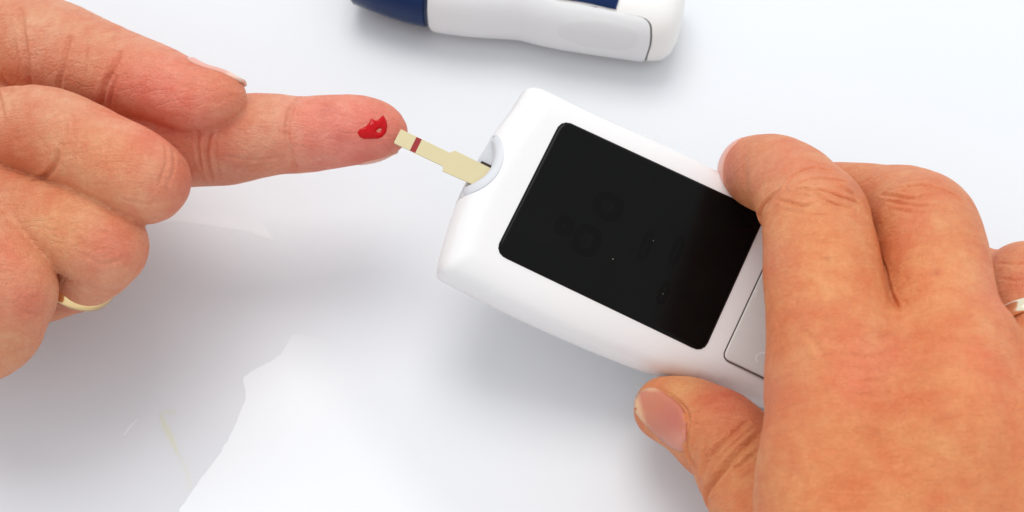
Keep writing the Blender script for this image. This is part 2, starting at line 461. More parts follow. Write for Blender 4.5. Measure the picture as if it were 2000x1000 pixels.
TAB, WHI = np.array((0.748, 0.757, 0.773)), np.array((0.815, 0.823, 0.835))
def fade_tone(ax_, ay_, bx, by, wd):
    """white of the erased shade, blended into the table colour towards the line a-b"""
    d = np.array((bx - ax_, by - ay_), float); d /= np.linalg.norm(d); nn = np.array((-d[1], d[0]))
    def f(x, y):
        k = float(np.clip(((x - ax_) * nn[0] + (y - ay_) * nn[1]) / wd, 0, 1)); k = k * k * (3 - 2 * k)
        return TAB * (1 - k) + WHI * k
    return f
M_lightshade = attr_material('painted_light_shade', 0.42, 0.14)  # carries the painted light and shade tones on the table
pale_patch = drape('erased_shade_patch', [(572, 650), (625, 658), (690, 690), (730, 745), (765, 820), (800, 880), (870, 960), (960, 1060), (700, 1080), (420, 1075), (345, 1000),
        (390, 935), (430, 880), (462, 820), (478, 775), (470, 735), (520, 708), (548, 690)], table_bvh, M_lightshade, h=0.03, edge=0.05, step=12, sink=-0.01, curve=False, smooth=False,
        tone=fade_tone(640, 640, 890, 960, 130))  # made-up patch: erased shade put in as whiter table colour
tag(pale_patch, 'made-up white jagged patch on the table near the bottom edge, where shade is erased', 'painted patch')
pale_patch2 = drape('erased_shade_patch', [(290, 400), (380, 385), (460, 395), (505, 425), (536, 469), (510, 462), (488, 452), (440, 446), (380, 436), (335, 432), (280, 440)],
        table_bvh, M_lightshade, h=0.02, edge=0.05, step=8, sink=-0.01, curve=False, smooth=False, tone=fade_tone(250, 372, 560, 425, 52))  # second made-up patch, missing shade painted white below the finger
tag(pale_patch2, 'small made-up white pointed patch under the extended finger, where shade is erased', 'painted patch')
SHADE_GREY = np.array((0.675, 0.675, 0.69))  # grey of the painted table shade
def shade_tone(x, y):
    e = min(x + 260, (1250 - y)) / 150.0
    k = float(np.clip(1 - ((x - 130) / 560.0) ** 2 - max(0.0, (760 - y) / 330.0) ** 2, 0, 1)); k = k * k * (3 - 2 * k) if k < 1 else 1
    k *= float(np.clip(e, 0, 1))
    return TAB * (1 - k) + SHADE_GREY * k
grey = drape('painted_shade_patch', [(-280, 430), (0, 430), (300, 440), (520, 480), (640, 560), (700, 640), (720, 760), (640, 900), (520, 1000), (440, 1100), (420, 1260), (-280, 1260)],
        table_bvh, M_lightshade, h=0.006, edge=0.01, step=22, sink=-0.004, curve=False, smooth=False, tone=shade_tone, parent=table)  # soft shade at lower left painted into the table as grey
M_stain = attr_material('dried_stain', 0.4, 0.25)
YEL = np.array((0.66, 0.65, 0.53))
def stain(pts, wd, col, z=0.06):
    c = spline(np.array(pts, float), 6); t = np.gradient(c, axis=0); t /= np.linalg.norm(t, axis=1, keepdims=True); nn = np.stack([-t[:, 1], t[:, 0]], 1)
    ww = wd * np.sin(np.linspace(0.15, pi - 0.15, len(c)))[:, None]
    L_, R_ = c + nn * ww, c - nn * ww
    V = [P(x, y, z) for x, y in L_] + [P(x, y, z + 0.01) for x, y in c] + [P(x, y, z) for x, y in R_]; n_ = len(c)
    Fc = [(k_ + r * n_, k_ + 1 + r * n_, k_ + 1 + (r + 1) * n_, k_ + (r + 1) * n_) for r in (0, 1) for k_ in range(n_ - 1)]
    o = mesh_obj('stain', V, Fc, M_stain, table); set_tone(o.data, np.vstack([[shade_tone(x, y) for x, y in L_], np.tile(col, (n_, 1)), [shade_tone(x, y) for x, y in R_]]))
stain([(312, 806), (322, 830), (336, 860), (350, 892)], 11, YEL)
stain([(314, 806), (330, 804), (346, 808)], 8, SHADE_GREY * 0.4 + YEL * 0.6)
stain([(352, 890), (366, 925), (374, 960)], 9, SHADE_GREY * 0.6 + YEL * 0.4)
stain([(240, 852), (254, 834), (270, 818)], 4, np.array((0.78, 0.78, 0.77)))

# ------------------------------------------------------------------ blood glucose meter
mn = np.array([0.20, -0.27, 1.0]); mn /= np.linalg.norm(mn)     # strip end raised, near edge lower
mo = P(930, 310, 43)
def plane_hit(px, py, wd=0.0):
    d = ray(px, py); q0 = mo + mn * wd
    return cam_pos + d * (np.dot(q0 - cam_pos, mn) / np.dot(d, mn))
mu = plane_hit(930 + 91, 310 + 41.5) - mo; mu /= np.linalg.norm(mu)
mv = np.cross(mn, mu)
def loc(px, py, wd=0.0):
    q = plane_hit(px, py, wd) - mo
    return np.array((q @ mu, q @ mv))
def wpt(uv, wd):
    uv = np.asarray(uv)
    return mo + uv[..., 0:1] * mu + uv[..., 1:2] * mv + (np.asarray(wd).reshape(-1, 1) if hasattr(wd, '__len__') else wd) * mn
def slab(name, loop_uv, levels, m, parent, smooth=True):
    """levels: (inset, height) from bottom to top over one outline in the meter's face plane"""
    loop_uv = ccw(loop_uv); rings = []
    for ins, z in levels:
        q = inset_loop(loop_uv, ins, 1) if ins else loop_uv
        rings.append(wpt(q, z))
    V, Fc = loft(rings)
    o = mesh_obj(name, V, Fc, m, None, smooth)
    return adopt(o, parent)

foot = wpt(np.array((48.0, 0.0)), -16.0).ravel()
meter = empty('glucose_meter', foot)
tag(meter, 'white handheld blood glucose meter with a dark blank screen', 'glucose meter')

sil = [(1031, 174), (1020, 180), (1000, 211), (974, 246), (945, 291), (920, 336), (900, 379), (882, 425), (868, 470), (858, 508), (855, 528), (863, 541), (900, 561),
       (960, 591), (1020, 620), (1100, 656), (1180, 690), (1260, 721), (1340, 746), (1420, 769), (1490, 790), (1560, 808), (1640, 812), (1700, 770),
       (1745, 690), (1775, 610), (1785, 550), (1750, 505), (1680, 468), (1560, 412), (1460, 366), (1400, 338), (1330, 303), (1250, 266), (1150, 221), (1075, 184), (1048, 174)]
out = ccw(resample(spline(np.array([loc(x, y, -6.0) for x, y in sil]), 6, True), 240))
prof = [(4.5, -16.0), (2.4, -15.2), (1.2, -13.2), (0.25, -10.5), (0, -8.5), (0.3, -8.3), (0.3, -7.9), (0, -7.7), (0, -6.2), (0.18, -4.6), (0.6, -3.3)]
def poly_dist(loop, p):
    a, b = loop, np.roll(loop, -1, 0); ab = b - a
    t = np.clip(np.sum((p - a) * ab, 1) / (np.sum(ab * ab, 1) + 1e-9), 0, 1)
    return np.min(np.linalg.norm(p - a - t[:, None] * ab, axis=1))
def inside_poly(loop, p):
    x, y = loop[:, 0], loop[:, 1]; x2, y2 = np.roll(x, -1), np.roll(y, -1)
    c = ((y > p[1]) != (y2 > p[1])) & (p[0] < (x2 - x) * (p[1] - y) / (y2 - y + 1e-12) + x)
    return np.sum(c) % 2 == 1
def fill_points(loop, step, gap=0.55):
    lo, hi = loop.min(0), loop.max(0); pts = [tuple(p) for p in loop]; row = 0
    for gy in np.arange(lo[1], hi[1], step * 0.87):
        row += 1
        for gx in np.arange(lo[0] + (row % 2) * step / 2, hi[0], step):
            p = np.array((gx, gy))
            if inside_poly(loop, p) and poly_dist(loop, p) > step * gap: pts.append((gx, gy))
    r = delaunay_2d_cdt([Vector(p) for p in pts], [], [list(range(len(loop)))], 1, 1e-5)
    return np.array([tuple(v) for v in r[0]]), r[2]
rings = []
for ins, z in prof:
    q = inset_loop(out, ins) if ins else out
    rings.append(wpt(q, z))
V, Fc = loft(rings, True, False)
lastloop = inset_loop(out, 0.6)
fp, ff = fill_points(lastloop, 1.0)
PD, PZ = [0.55, 1.0, 1.5, 2.2, 3.0, 4.0, 5.0, 6.2, 7.4], [-3.3, -2.5, -1.95, -1.4, -0.95, -0.55, -0.27, -0.07, 0.0]
zz = np.array([np.interp(poly_dist(out, p), PD, PZ) for p in fp]); zz[:len(lastloop)] = -3.3
base_i = len(V) - len(lastloop)
V = np.vstack([V, wpt(fp[len(lastloop):], zz[len(lastloop):])])
Fc += [tuple(base_i + i for i in f) for f in ff]
case = mesh_obj('case', V, Fc, M_case)

# strip port pocket cut out of the case
def boolean(o, V, Fc):
    c = mesh_obj('cutter', V, Fc, None, None, False)
    md = o.modifiers.new('b', 'BOOLEAN'); md.operation = 'DIFFERENCE'; md.solver = 'EXACT'; md.object = c
    dg = bpy.context.evaluated_depsgraph_get()
    me = bpy.data.meshes.new_from_object(o.evaluated_get(dg)); old = o.data
    o.modifiers.clear(); o.data = me; me.name = o.name
    cm = c.data; bpy.data.objects.remove(c); bpy.data.meshes.remove(cm); bpy.data.meshes.remove(old)
lipout = [(962, 250), (972, 255), (980, 268), (985, 288), (985, 308), (978, 330), (965, 350), (945, 366), (925, 374), (903, 378), (880, 378), (860, 320), (900, 250), (940, 235)]
lo_uv = ccw(resample(spline(np.array([loc(x, y, 0) for x, y in lipout]), 6, True), 90))
V, Fc = loft([wpt(lo_uv, -12.0), wpt(lo_uv, 3.0)])
boolean(case, V, Fc)
case.data.polygons.foreach_set('use_smooth', [True] * len(case.data.polygons))
md = case.modifiers.new('edges', 'EDGE_SPLIT') if False else None
try:
    case.data.set_sharp_from_angle(angle=radians(38))
except Exception: pass
adopt(case, meter)

# the port: a crescent lip with an inner wall, floor and slot
arc = spline([(962, 252), (972, 257), (980, 270), (984, 288), (984, 308), (977, 329), (964, 349), (945, 364), (925, 372), (904, 376)], 5)
inn = spline([(960, 262), (964, 268), (967, 280), (968, 295), (966, 310), (960, 326), (948, 342), (934, 352), (920, 358), (906, 361)], 5)
def face_w(uv):
    return np.array([np.interp(poly_dist(out, p), PD, PZ) if inside_poly(out, p) else -3.6 for p in uv])
A = np.array([loc(x, y, -0.6) for x, y in arc]); B = np.array([loc(x, y, -1.2) for x, y in inn])
keep = [i for i in range(len(A)) if inside_poly(out, A[i]) and poly_dist(out, A[i]) > 0.5]
A, B = A[keep[0]:keep[-1] + 1], B[keep[0]:keep[-1] + 1]
A2 = A + 0.35 * (A - B) / np.linalg.norm(A - B, axis=1, keepdims=True)
fA = face_w(A); fB = np.minimum(face_w(B), fA)
rows = [wpt(A2, -11.0), wpt(A2, fA - 0.3), wpt(A, fA - 0.03), wpt(A * 0.5 + B * 0.5, fA - 0.16), wpt(A * 0.14 + B * 0.86, fA - 0.5), wpt(B, fA - 0.95), wpt(B, -11.0)]
n = len(A); V = np.vstack(rows); Fc = []
for i in range(len(rows) - 1):
    for k in range(n - 1): Fc.append((i * n + k, i * n + k + 1, (i + 1) * n + k + 1, (i + 1) * n + k))
Fc.append(tuple(i * n for i in range(len(rows)))); Fc.append(tuple(i * n + n - 1 for i in range(len(rows) - 1, -1, -1)))
for k in range(n - 1): Fc.append(((len(rows) - 1) * n + k, (len(rows) - 1) * n + k + 1, k + 1, k))
lip = mesh_obj('port_lip', V, Fc, M_lip)
lip.data.set_sharp_from_angle(angle=radians(40)); adopt(lip, meter)
# pocket back wall, sloping from the lip down to the end face
M2 = A + (A2 - A) * 0.6
oin = inset_loop(out, 0.12, 1)
i0 = int(np.argmin(np.linalg.norm(oin - M2[-1], axis=1))); i1 = int(np.argmin(np.linalg.norm(oin - M2[0], axis=1)))
no = len(oin); up_ = [(i0 + j) % no for j in range((i1 - i0) % no + 1)]; dn_ = [(i0 - j) % no for j in range((i0 - i1) % no + 1)]
path = up_ if len(up_) < len(dn_) else dn_
fuv = ccw(resample(np.vstack([M2, oin[path]]), 90))
slab('port_floor', fuv, [(0, -12.4), (0, -4.9), (0.15, -4.7)], M_lip, meter, False)
# slot beside the strip where it goes in
sl = np.array([loc(x, y, -3.4) for x, y in [(941, 314), (966, 326), (963, 340), (950, 352), (925, 338)]])
slab('port_slot', sl, [(0, -5.2), (0, -3.4)], M_gap, meter, False)

# screen
scr = np.array([loc(x, y, 0.3) for x, y in [(1098, 233), (967, 493), (1374, 688), (1496, 417)]])
rp = resample(round_poly(scr, 2.3, 8), 160)
slab('screen', rp, [(0, -0.8), (0, 0.12), (0.12, 0.3), (0.35, 0.44), (0.75, 0.5), (1.0, 0.5)], M_glass, meter)
rim = slab('screen_gasket', inset_loop(ccw(rp), -0.12, 1), [(0, -0.8), (0, 0.06)], M_gap, meter, False)
rim.name = 'screen_gasket'
# faint unlit display segments just visible under the glass
def ringseg(cx, cy, ax_, ay_, wd, z):
    o_, i_ = [], []
    for k in range(40):
        t = 2 * pi * k / 40; e = lambda c: math.copysign(abs(c) ** 0.8, c)
        x0, y0 = e(cos(t)), e(sin(t))
        o_.append((cx + ax_ * x0, cy + ay_ * y0)); i_.append((cx + (ax_ - wd) * x0, cy + (ay_ - wd) * y0))
    V = np.vstack([wpt(np.array(o_), z), wpt(np.array(i_), z)])
    return V, [(k, (k + 1) % 40, 40 + (k + 1) % 40, 40 + k) for k in range(40)]
for (px, py, a, b_) in ((1188, 403, 3.5, 3.3), (1146, 470, 3.3, 3.7), (1103, 441, 2.2, 2.4), (1262, 480, 1.3, 3.6), (1322, 490, 1.3, 3.8), (1296, 572, 1.2, 3.0)):
    u, v = loc(px, py, 0.5)
    V, Fc = ringseg(u, v, a, b_, min(1.9, a * 0.85), 0.512)
    adopt(mesh_obj('unlit_segment', V, Fc, M_seg, None, False), meter)
dv, df = [], []
for (px, py, r) in ((1197, 506, 0.14), (1276, 470, 0.09), (1295, 574, 0.08)):
    u, v = loc(px, py, 0.5); b0 = len(dv)
    for k in range(6): dv.append(wpt(np.array((u + r * cos(k * pi / 3), v + r * sin(k * pi / 3))), 0.52).ravel())
    dv.append(wpt(np.array((u, v)), 0.52 + r * 0.7).ravel())
    for k in range(6): df.append((b0 + k, b0 + (k + 1) % 6, b0 + 6))
dust = adopt(mesh_obj('dust', dv, df, M_dust), meter); dust['kind'] = 'stuff'

# button panel with its gap and raised marks
pan = np.array([loc(x, y, 0.1) for x, y in [(1532, 432), (1408, 700), (1560, 772), (1690, 512)]])
pl = ccw(resample(round_poly(pan, [1.5, 1.6, 2, 2], 6), 120))
slab('panel_gap', pl, [(0, -0.6), (0, 0.03)], M_pgap, meter, False)
slab('button_panel', inset_loop(pl, 0.33, 1), [(0, -0.6), (0, 0.1), (0.15, 0.22), (0.4, 0.27)], M_panel, meter)
def mark(name, pts, wd):
    c = spline(np.array([loc(x, y, 0.3) for x, y in pts]), 5); t = np.gradient(c, axis=0); t /= np.linalg.norm(t, axis=1, keepdims=True)
    nn = np.stack([-t[:, 1], t[:, 0]], 1); L_ = np.vstack([c + nn * wd, (c - nn * wd)[::-1]])
    slab(name, L_, [(0, 0.2), (0, 0.33)], M_case, meter, False)
mark('button_mark', [(1480, 566), (1477, 574), (1476, 582)], 0.22)
mark('button_mark', [(1497, 689), (1484, 690), (1477, 698), (1479, 708)], 0.25)

# ------------------------------------------------------------------ test strip, pushed into the port and touching the finger
sp = [(783, 252), (878, 298), (889, 294), (972, 335), (946, 370), (864, 334), (866, 325), (769, 279)]
stuv = ccw(np.array([loc(x, y, -2.4) for x, y in sp]))
stuv = round_poly(stuv, 0.25, 2)
tip = wpt(stuv.mean(0), -2.6).ravel()
strip = empty('test_strip', tip)
tag(strip, 'cream blood test strip pushed into the meter port, tip touching the bloodied finger', 'test strip')
slab('strip_body', stuv, [(0, -2.75), (0, -2.42), (0.05, -2.38)], M_strip, strip, False)
bd = ccw(np.array([loc(x, y, -2.35) for x, y in [(813.5, 267.3), (824, 272.2), (811, 298.6), (800.5, 293.8)]]))
slab('red_band', bd, [(0, -2.40), (0, -2.35)], M_band, strip, False)

# ------------------------------------------------------------------ lancing device at the top
def axis_pt(px, py, z): return P(px, py, z)
la0, la1 = P(690, -66, 12.0), P(1335, 24, 12.0)
lx = la1 - la0; lx[2] = 0; LL = np.linalg.norm(lx); lx /= LL
ly = np.cross(np.array([0, 0, 1.0]), lx); lz = np.array([0, 0, 1.0])
lanc = empty('lancing_device', P(1010, -20, 0))
tag(lanc, 'white lancing pen with navy blue cap and button lying on the table', 'lancing device')
def lring(s, ry, rz, cz, cy=0.0, n=64, e=0.85, dn=0.0):
    """cross-section at s mm along the pen; dn pulls in the near side"""
    out = []
    for k in range(n):
        t = 2 * pi * k / n; c, q = cos(t), sin(t)
        y = math.copysign(abs(c) ** e, c) * ry; z = math.copysign(abs(q) ** e, q) * rz
        if y < 0: y *= (1 - dn)
        out.append(la0 + lx * s + ly * (y + cy) + lz * (z + cz - la0[2]))
    return np.array(out)
def lpart(name, st, m, parent=lanc, **kw):
    V, Fc = loft([lring(*r, **kw) for r in st]); o = mesh_obj(name, V, Fc, m); o.data.set_sharp_from_angle(angle=radians(45)); return adopt(o, parent)
# s runs from 0 (blue end) to LL
k = LL / 645.0        # mm per picture px along the pen, roughly
lpart('cap', [(2 * k, 7.0, 6.4, 11), (4 * k, 8.2, 7.4, 11), (10 * k, 9.0, 8.0, 11), (60 * k, 10.6, 9.2, 11), (110 * k, 11.9, 10.1, 11), (152 * k, 12.5, 10.7, 11.2), (156 * k, 12.4, 10.6, 11.2)], M_blue)
lpart('cap_ring', [(156 * k, 12.0, 10.2, 11.2), (161 * k, 12.2, 10.4, 11.2), (166 * k, 12.2, 10.4, 11.2)], M_bluedk)
body_st = [(165 * k, 12.3, 10.5, 11.2), (170 * k, 12.8, 10.9, 11.2), (200 * k, 13.0, 11, 11.3), (250 * k, 12.8, 11, 11.3), (300 * k, 12.0, 11, 11.3), (340 * k, 11.5, 11, 11.3),
           (385 * k, 12.4, 11, 11.3), (430 * k, 12.9, 11, 11.3), (500 * k, 13.0, 11, 11.3), (575 * k, 13.0, 11, 11.3), (600 * k, 12.8, 10.9, 11.3), (618 * k, 12.0, 10.4, 11.3), (632 * k, 10.2, 9.0, 11.3), (641 * k, 7.0, 6.2, 11.3), (645 * k, 3, 2.6, 11.3)]
body = lpart('body', body_st, M_lanc, e=0.8)
def world_bvh(o):
    off = Vector(o.location) + (o.parent.location if o.parent else Vector())
    return BVHTree.FromPolygons([(v.co + off) / S for v in o.data.vertices], [tuple(p.vertices) for p in o.data.polygons])
bb = world_bvh(body)
ST = np.array([(q[0], q[1], q[2], q[3]) for q in body_st])
def bpoint(s, t, lift):
    """point on the pen body at length s and angle t (degrees), lifted along the normal"""
    def at(s_, t_):
        ry, rz, cz = (np.interp(s_, ST[:, 0], ST[:, k_]) for k_ in (1, 2, 3)); c, q = cos(radians(t_)), sin(radians(t_))
        return la0 + lx * s_ + ly * (math.copysign(abs(c) ** 0.8, c) * ry) + lz * (math.copysign(abs(q) ** 0.8, q) * rz + cz - la0[2])
    p = at(s, t); n_ = np.cross(at(s + 0.6, t) - at(s - 0.6, t), at(s, t + 1.5) - at(s, t - 1.5)); n_ /= np.linalg.norm(n_)
    cen = la0 + lx * s
    if np.dot(n_, p - cen) < 0: n_ = -n_
    return p + n_ * lift
def st_of(px, py):
    d = ray(px, py); d /= np.linalg.norm(d); hit = bb.ray_cast(Vector(cam_pos), Vector(d))
    q = np.array(hit[0]) if hit[0] else np.array(bb.find_nearest(Vector(P(px, py, 8)))[0])
    s_ = float((q - la0) @ lx); ry, rz, cz = (np.interp(s_, ST[:, 0], ST[:, k_]) for k_ in (1, 2, 3))
    y, z = float((q - la0) @ ly) / ry, (q[2] - cz) / rz
    y, z = math.copysign(abs(y) ** 1.25, y), math.copysign(abs(z) ** 1.25, z)
    t = math.degrees(math.atan2(z, y))
    return (s_, t if t > -60 else t + 360)
def lpatch(name, poly_st, m, h, edge, step=0.9, round_edge=0.6, sink=-0.5):
    sc_ = np.array([1.0, 0.2])                                   # degrees to about mm
    lp = ccw(resample(np.asarray(poly_st, float) * sc_, 220))
    pts, fc = fill_points(lp, step)
    V, nb_ = [], len(lp)
    for p in pts:
        e = min(1, poly_dist(lp, p) / edge); V.append(bpoint(p[0], p[1] / 0.2, h * (0.35 + 0.65 * e ** round_edge)))
    nV = len(pts)
    for p in pts[:nb_]: V.append(bpoint(p[0], p[1] / 0.2, sink))
    Fc = [tuple(f) for f in fc] + [(i, (i + 1) % nb_, nV + (i + 1) % nb_, nV + i) for i in range(nb_)]
    o = mesh_obj(name, V, Fc, m); o.data.set_sharp_from_angle(angle=radians(50))
    return adopt(o, lanc)
def px_st(pts, n=5, curve=True):
    pts = spline(pts, n) if curve else np.array(pts, float)
    return [st_of(*p) for p in pts]
top_edge = px_st([(1085, 2), (1145, 11), (1204, 23), (1240, 30), (1258, 36), (1268, 47), (1270, 60), (1269, 85), (1262, 108)])
sl0, slE = (857 - 690) / 645 * LL * 1.0, top_edge[-1][0]
panel_st = [(sl0 + 0.5, 250), (sl0 + 0.2, 210), (sl0, 180), (sl0 + 0.2, 140), (sl0 + 1, 100), (top_edge[0][0] - 10, 92)] + top_edge + [(slE - 0.6, 225), (slE - 1.2, 245), (slE - 2, 250)]
cen_ = np.array(panel_st).mean(0)
gap_st = [(s_ + 0.42, t_) for s_, t_ in [(slE - 14, 250), (slE - 14, top_edge[3][1])] + top_edge[3:] + [(slE - 0.6, 225), (slE - 1.2, 245), (slE - 2, 250)]]
lpatch('panel_seam', gap_st, M_gap, 0.06, 0.05)
lpatch('side_panel', panel_st, M_lanc2, 0.4, 0.7)
grip_px = [(1100, 36), (1150, 29), (1200, 35), (1240, 48), (1252, 62), (1248, 84), (1230, 100), (1170, 96), (1110, 84), (1085, 66), (1088, 46)]
lpatch('side_grip', [st_of(*p) for p in spline(grip_px, 5, True)], M_grip, 0.47, 1.2)
lpatch('release_button', px_st([(1086, -3), (1145, 6), (1199, 18), (1204, 14), (1211, -8), (1218, -30)], 4) + [(st_of(1218, -30)[0], 70), (st_of(1086, -3)[0], 70)], M_blue, 1.2, 1.6)

# ------------------------------------------------------------------ left hand (palm side up, index finger out)
def tip_up(x): return 3.0 - min(22.0, max(0.0, (780 - x) * 0.030))     # the pointing hand slopes up towards its fingertip
def ch(*ctrl, n=6, dz=0): return chain_world([(a_, b_, c_ + dz + (tip_up(a_) if dz else 0), d_) for a_, b_, c_, d_ in ctrl], n)
left_groups = [
    (ch((-760, 230, 104, 205), (-560, 280, 82, 210), (-420, 330, 62, 225), (-250, 375, 46, 232), (-90, 390, 40, 190), dz=8), 1.0),
    (ch((-420, 180, 42, 150), (-160, 40, 46, 140), (0, 72, 47, 112), (120, 103, 50, 98), (215, 137, 52, 86), (300, 160, 54, 76), (370, 188, 54, 67), (415, 192, 53, 57), (434, 189, 52, 47), dz=8), 9.0),
    (ch((-120, 260, 40, 115), (150, 285, 38, 95), (300, 276, 39, 91), (380, 276, 40, 90), (440, 273, 40, 88), (490, 267, 39, 84), (540, 262, 37, 79), (585, 263, 35.5, 74.5), (630, 259, 33.5, 73.5), (690, 254, 31.5, 69), (728, 254, 30.5, 61), (752, 258, 29.5, 45), dz=8), 0.9),
    (ch((-120, 300, 36, 90), (60, 310, 38, 86), (200, 335, 44, 84), (278, 352, 54, 84), (286, 351, 59, 83), (260, 332, 61.5, 85), (200, 304, 62.5, 87), (100, 262, 62.5, 91), (40, 255, 62, 86), (-40, 262, 58, 80), (-120, 290, 48, 76), dz=8), 0.9),
    (ch((-120, 430, 36, 90), (40, 560, 33, 66), (128, 550, 36, 66), (172, 526, 45, 72), (203, 487, 53, 82), (196, 478, 55, 84), (120, 445, 57, 84), (50, 425, 57, 84), (-40, 395, 56, 80), (-110, 390, 48, 74), dz=8), 0.9),
    (ch((-140, 520, 40, 84), (-60, 660, 38, 76), (-4, 656, 46, 76), (20, 610, 54, 76), (36, 566, 59, 76), (20, 542, 60.5, 76), (1, 516, 61, 76), (-30, 472, 61, 76), (-90, 420, 58, 74), dz=8), 0.9),
]
left_creases = [
    ([(586, 188), (568, 212), (561, 250), (565, 290), (577, 328)], 4.7, 0.69),
    ([(575, 200), (570, 240), (573, 300)], 3.9, 0.19),
    ([(412, 256), (403, 285), (403, 315), (412, 352)], 4.7, 0.56), ([(386, 255), (386, 290), (392, 330)], 3.9, 0.44), ([(425, 250), (420, 300), (430, 345)], 3.9, 0.19),
    ([(440, 306), (500, 312), (570, 306)], 3.1, 0.15), ([(420, 325), (500, 325), (560, 318)], 3.1, 0.12), ([(600, 320), (660, 312), (720, 300)], 3.1, 0.10),
    ([(640, 205), (660, 222), (672, 228)], 3.9, 0.12),
    ([(40, 20), (46, 80), (54, 130), (60, 175)], 6.2, 0.88), ([(134, 72), (124, 118), (117, 172)], 5.5, 0.75), ([(232, 105), (220, 135), (206, 165), (198, 205)], 6.2, 0.94), ([(226, 150), (218, 180), (214, 208)], 3.9, 0.50),
    ([(0, 148), (14, 168), (20, 180)], 6.2, 0.62), ([(170, 70), (165, 120), (160, 180)], 5.5, 0.19), ([(225, 52), (232, 62), (240, 70)], 4.7, 0.31), ([(350, 112), (362, 124), (378, 128)], 4.7, 0.19),
    ([(112, 300), (105, 325), (85, 346), (60, 352)], 5.5, 0.88), ([(322, 282), (325, 320), (310, 360)], 3.9, 0.22), ([(338, 292), (340, 330), (326, 370)], 3.9, 0.19), ([(240, 388), (280, 398), (320, 392)], 3.9, 0.19),
    ([(120, 215), (128, 260), (110, 300)], 4.7, 0.22), ([(140, 225), (146, 270), (130, 310)], 4.7, 0.15),
    ([(190, 450), (205, 455), (212, 448)], 3.9, 0.19), ([(170, 500), (200, 515), (240, 505)], 4.7, 0.18), ([(0, 375), (20, 372), (40, 360)], 3.9, 0.31),
    ([(30, 600), (60, 612), (90, 606)], 3.9, 0.18), ([(10, 640), (50, 650), (80, 640)], 3.9, 0.12),
    ([(-10, 172), (0, 200), (5, 230)], 4.7, 0.50),
]
SK = lambda r, g, b: srgb(r, g, b)
pinkc, redc, tanc, palec = SK(230, 132, 114), SK(208, 96, 84), SK(214, 146, 98), SK(226, 168, 140)
left_blobs = [
    (400, 215, 50, SK(232, 126, 108), 0.5), (300, 210, 60, SK(226, 130, 108), 0.4), (90, 110, 60, SK(228, 156, 130), 0.4), (765, 262, 34, SK(226, 112, 102), 0.5), (660, 300, 60, SK(216, 118, 106), 0.4),
    (600, 230, 60, SK(240, 168, 148), 0.5), (540, 280, 60, SK(226, 160, 132), 0.4), (215, 470, 24, SK(204, 108, 90), 0.4), (250, 500, 26, SK(222, 132, 108), 0.4), (180, 500, 30, SK(206, 116, 92), 0.4),
    (60, 600, 34, SK(204, 110, 88), 0.45), (20, 480, 30, SK(224, 130, 100), 0.4), (30, 330, 50, SK(204, 112, 76), 0.4), (250, 340, 60, SK(228, 158, 120), 0.4), (355, 355, 26, SK(214, 112, 88), 0.4),
    (60, 60, 180, SK(222, 160, 128), 0.5), (330, 190, 110, pinkc, 0.75), (430, 200, 60, SK(214, 122, 92), 0.5), (250, 170, 60, pinkc, 0.4),
    (690, 255, 110, SK(238, 146, 132), 0.8), (730, 285, 60, redc, 0.5), (610, 290, 60, SK(214, 124, 106), 0.5), (500, 240, 60, SK(224, 158, 126), 0.6), (450, 320, 70, SK(196, 118, 98), 0.6),
    (330, 380, 60, SK(220, 132, 104), 0.5), (350, 330, 40, SK(214, 120, 92), 0.4), (50, 300, 70, SK(206, 120, 78), 0.55), (200, 300, 80, SK(224, 152, 106), 0.5),
    (200, 490, 55, SK(218, 128, 104), 0.6), (110, 440, 70, SK(226, 166, 112), 0.5), (40, 590, 50, SK(214, 120, 96), 0.55), (10, 500, 60, SK(220, 142, 110), 0.5), (30, 690, 60, SK(208, 138, 98), 0.5),
    (215, 190, 14, redc, 0.5), (640, 215, 18, SK(190, 100, 92), 0.35), (668, 268, 16, SK(180, 90, 80), 0.4),
]
left, lbvh = build_hand('hand', left_groups, left_creases, SK(218, 148, 112), left_blobs, M_skin)
tag(left, 'left hand reaching in with index finger extended and other fingers curled', 'hand')

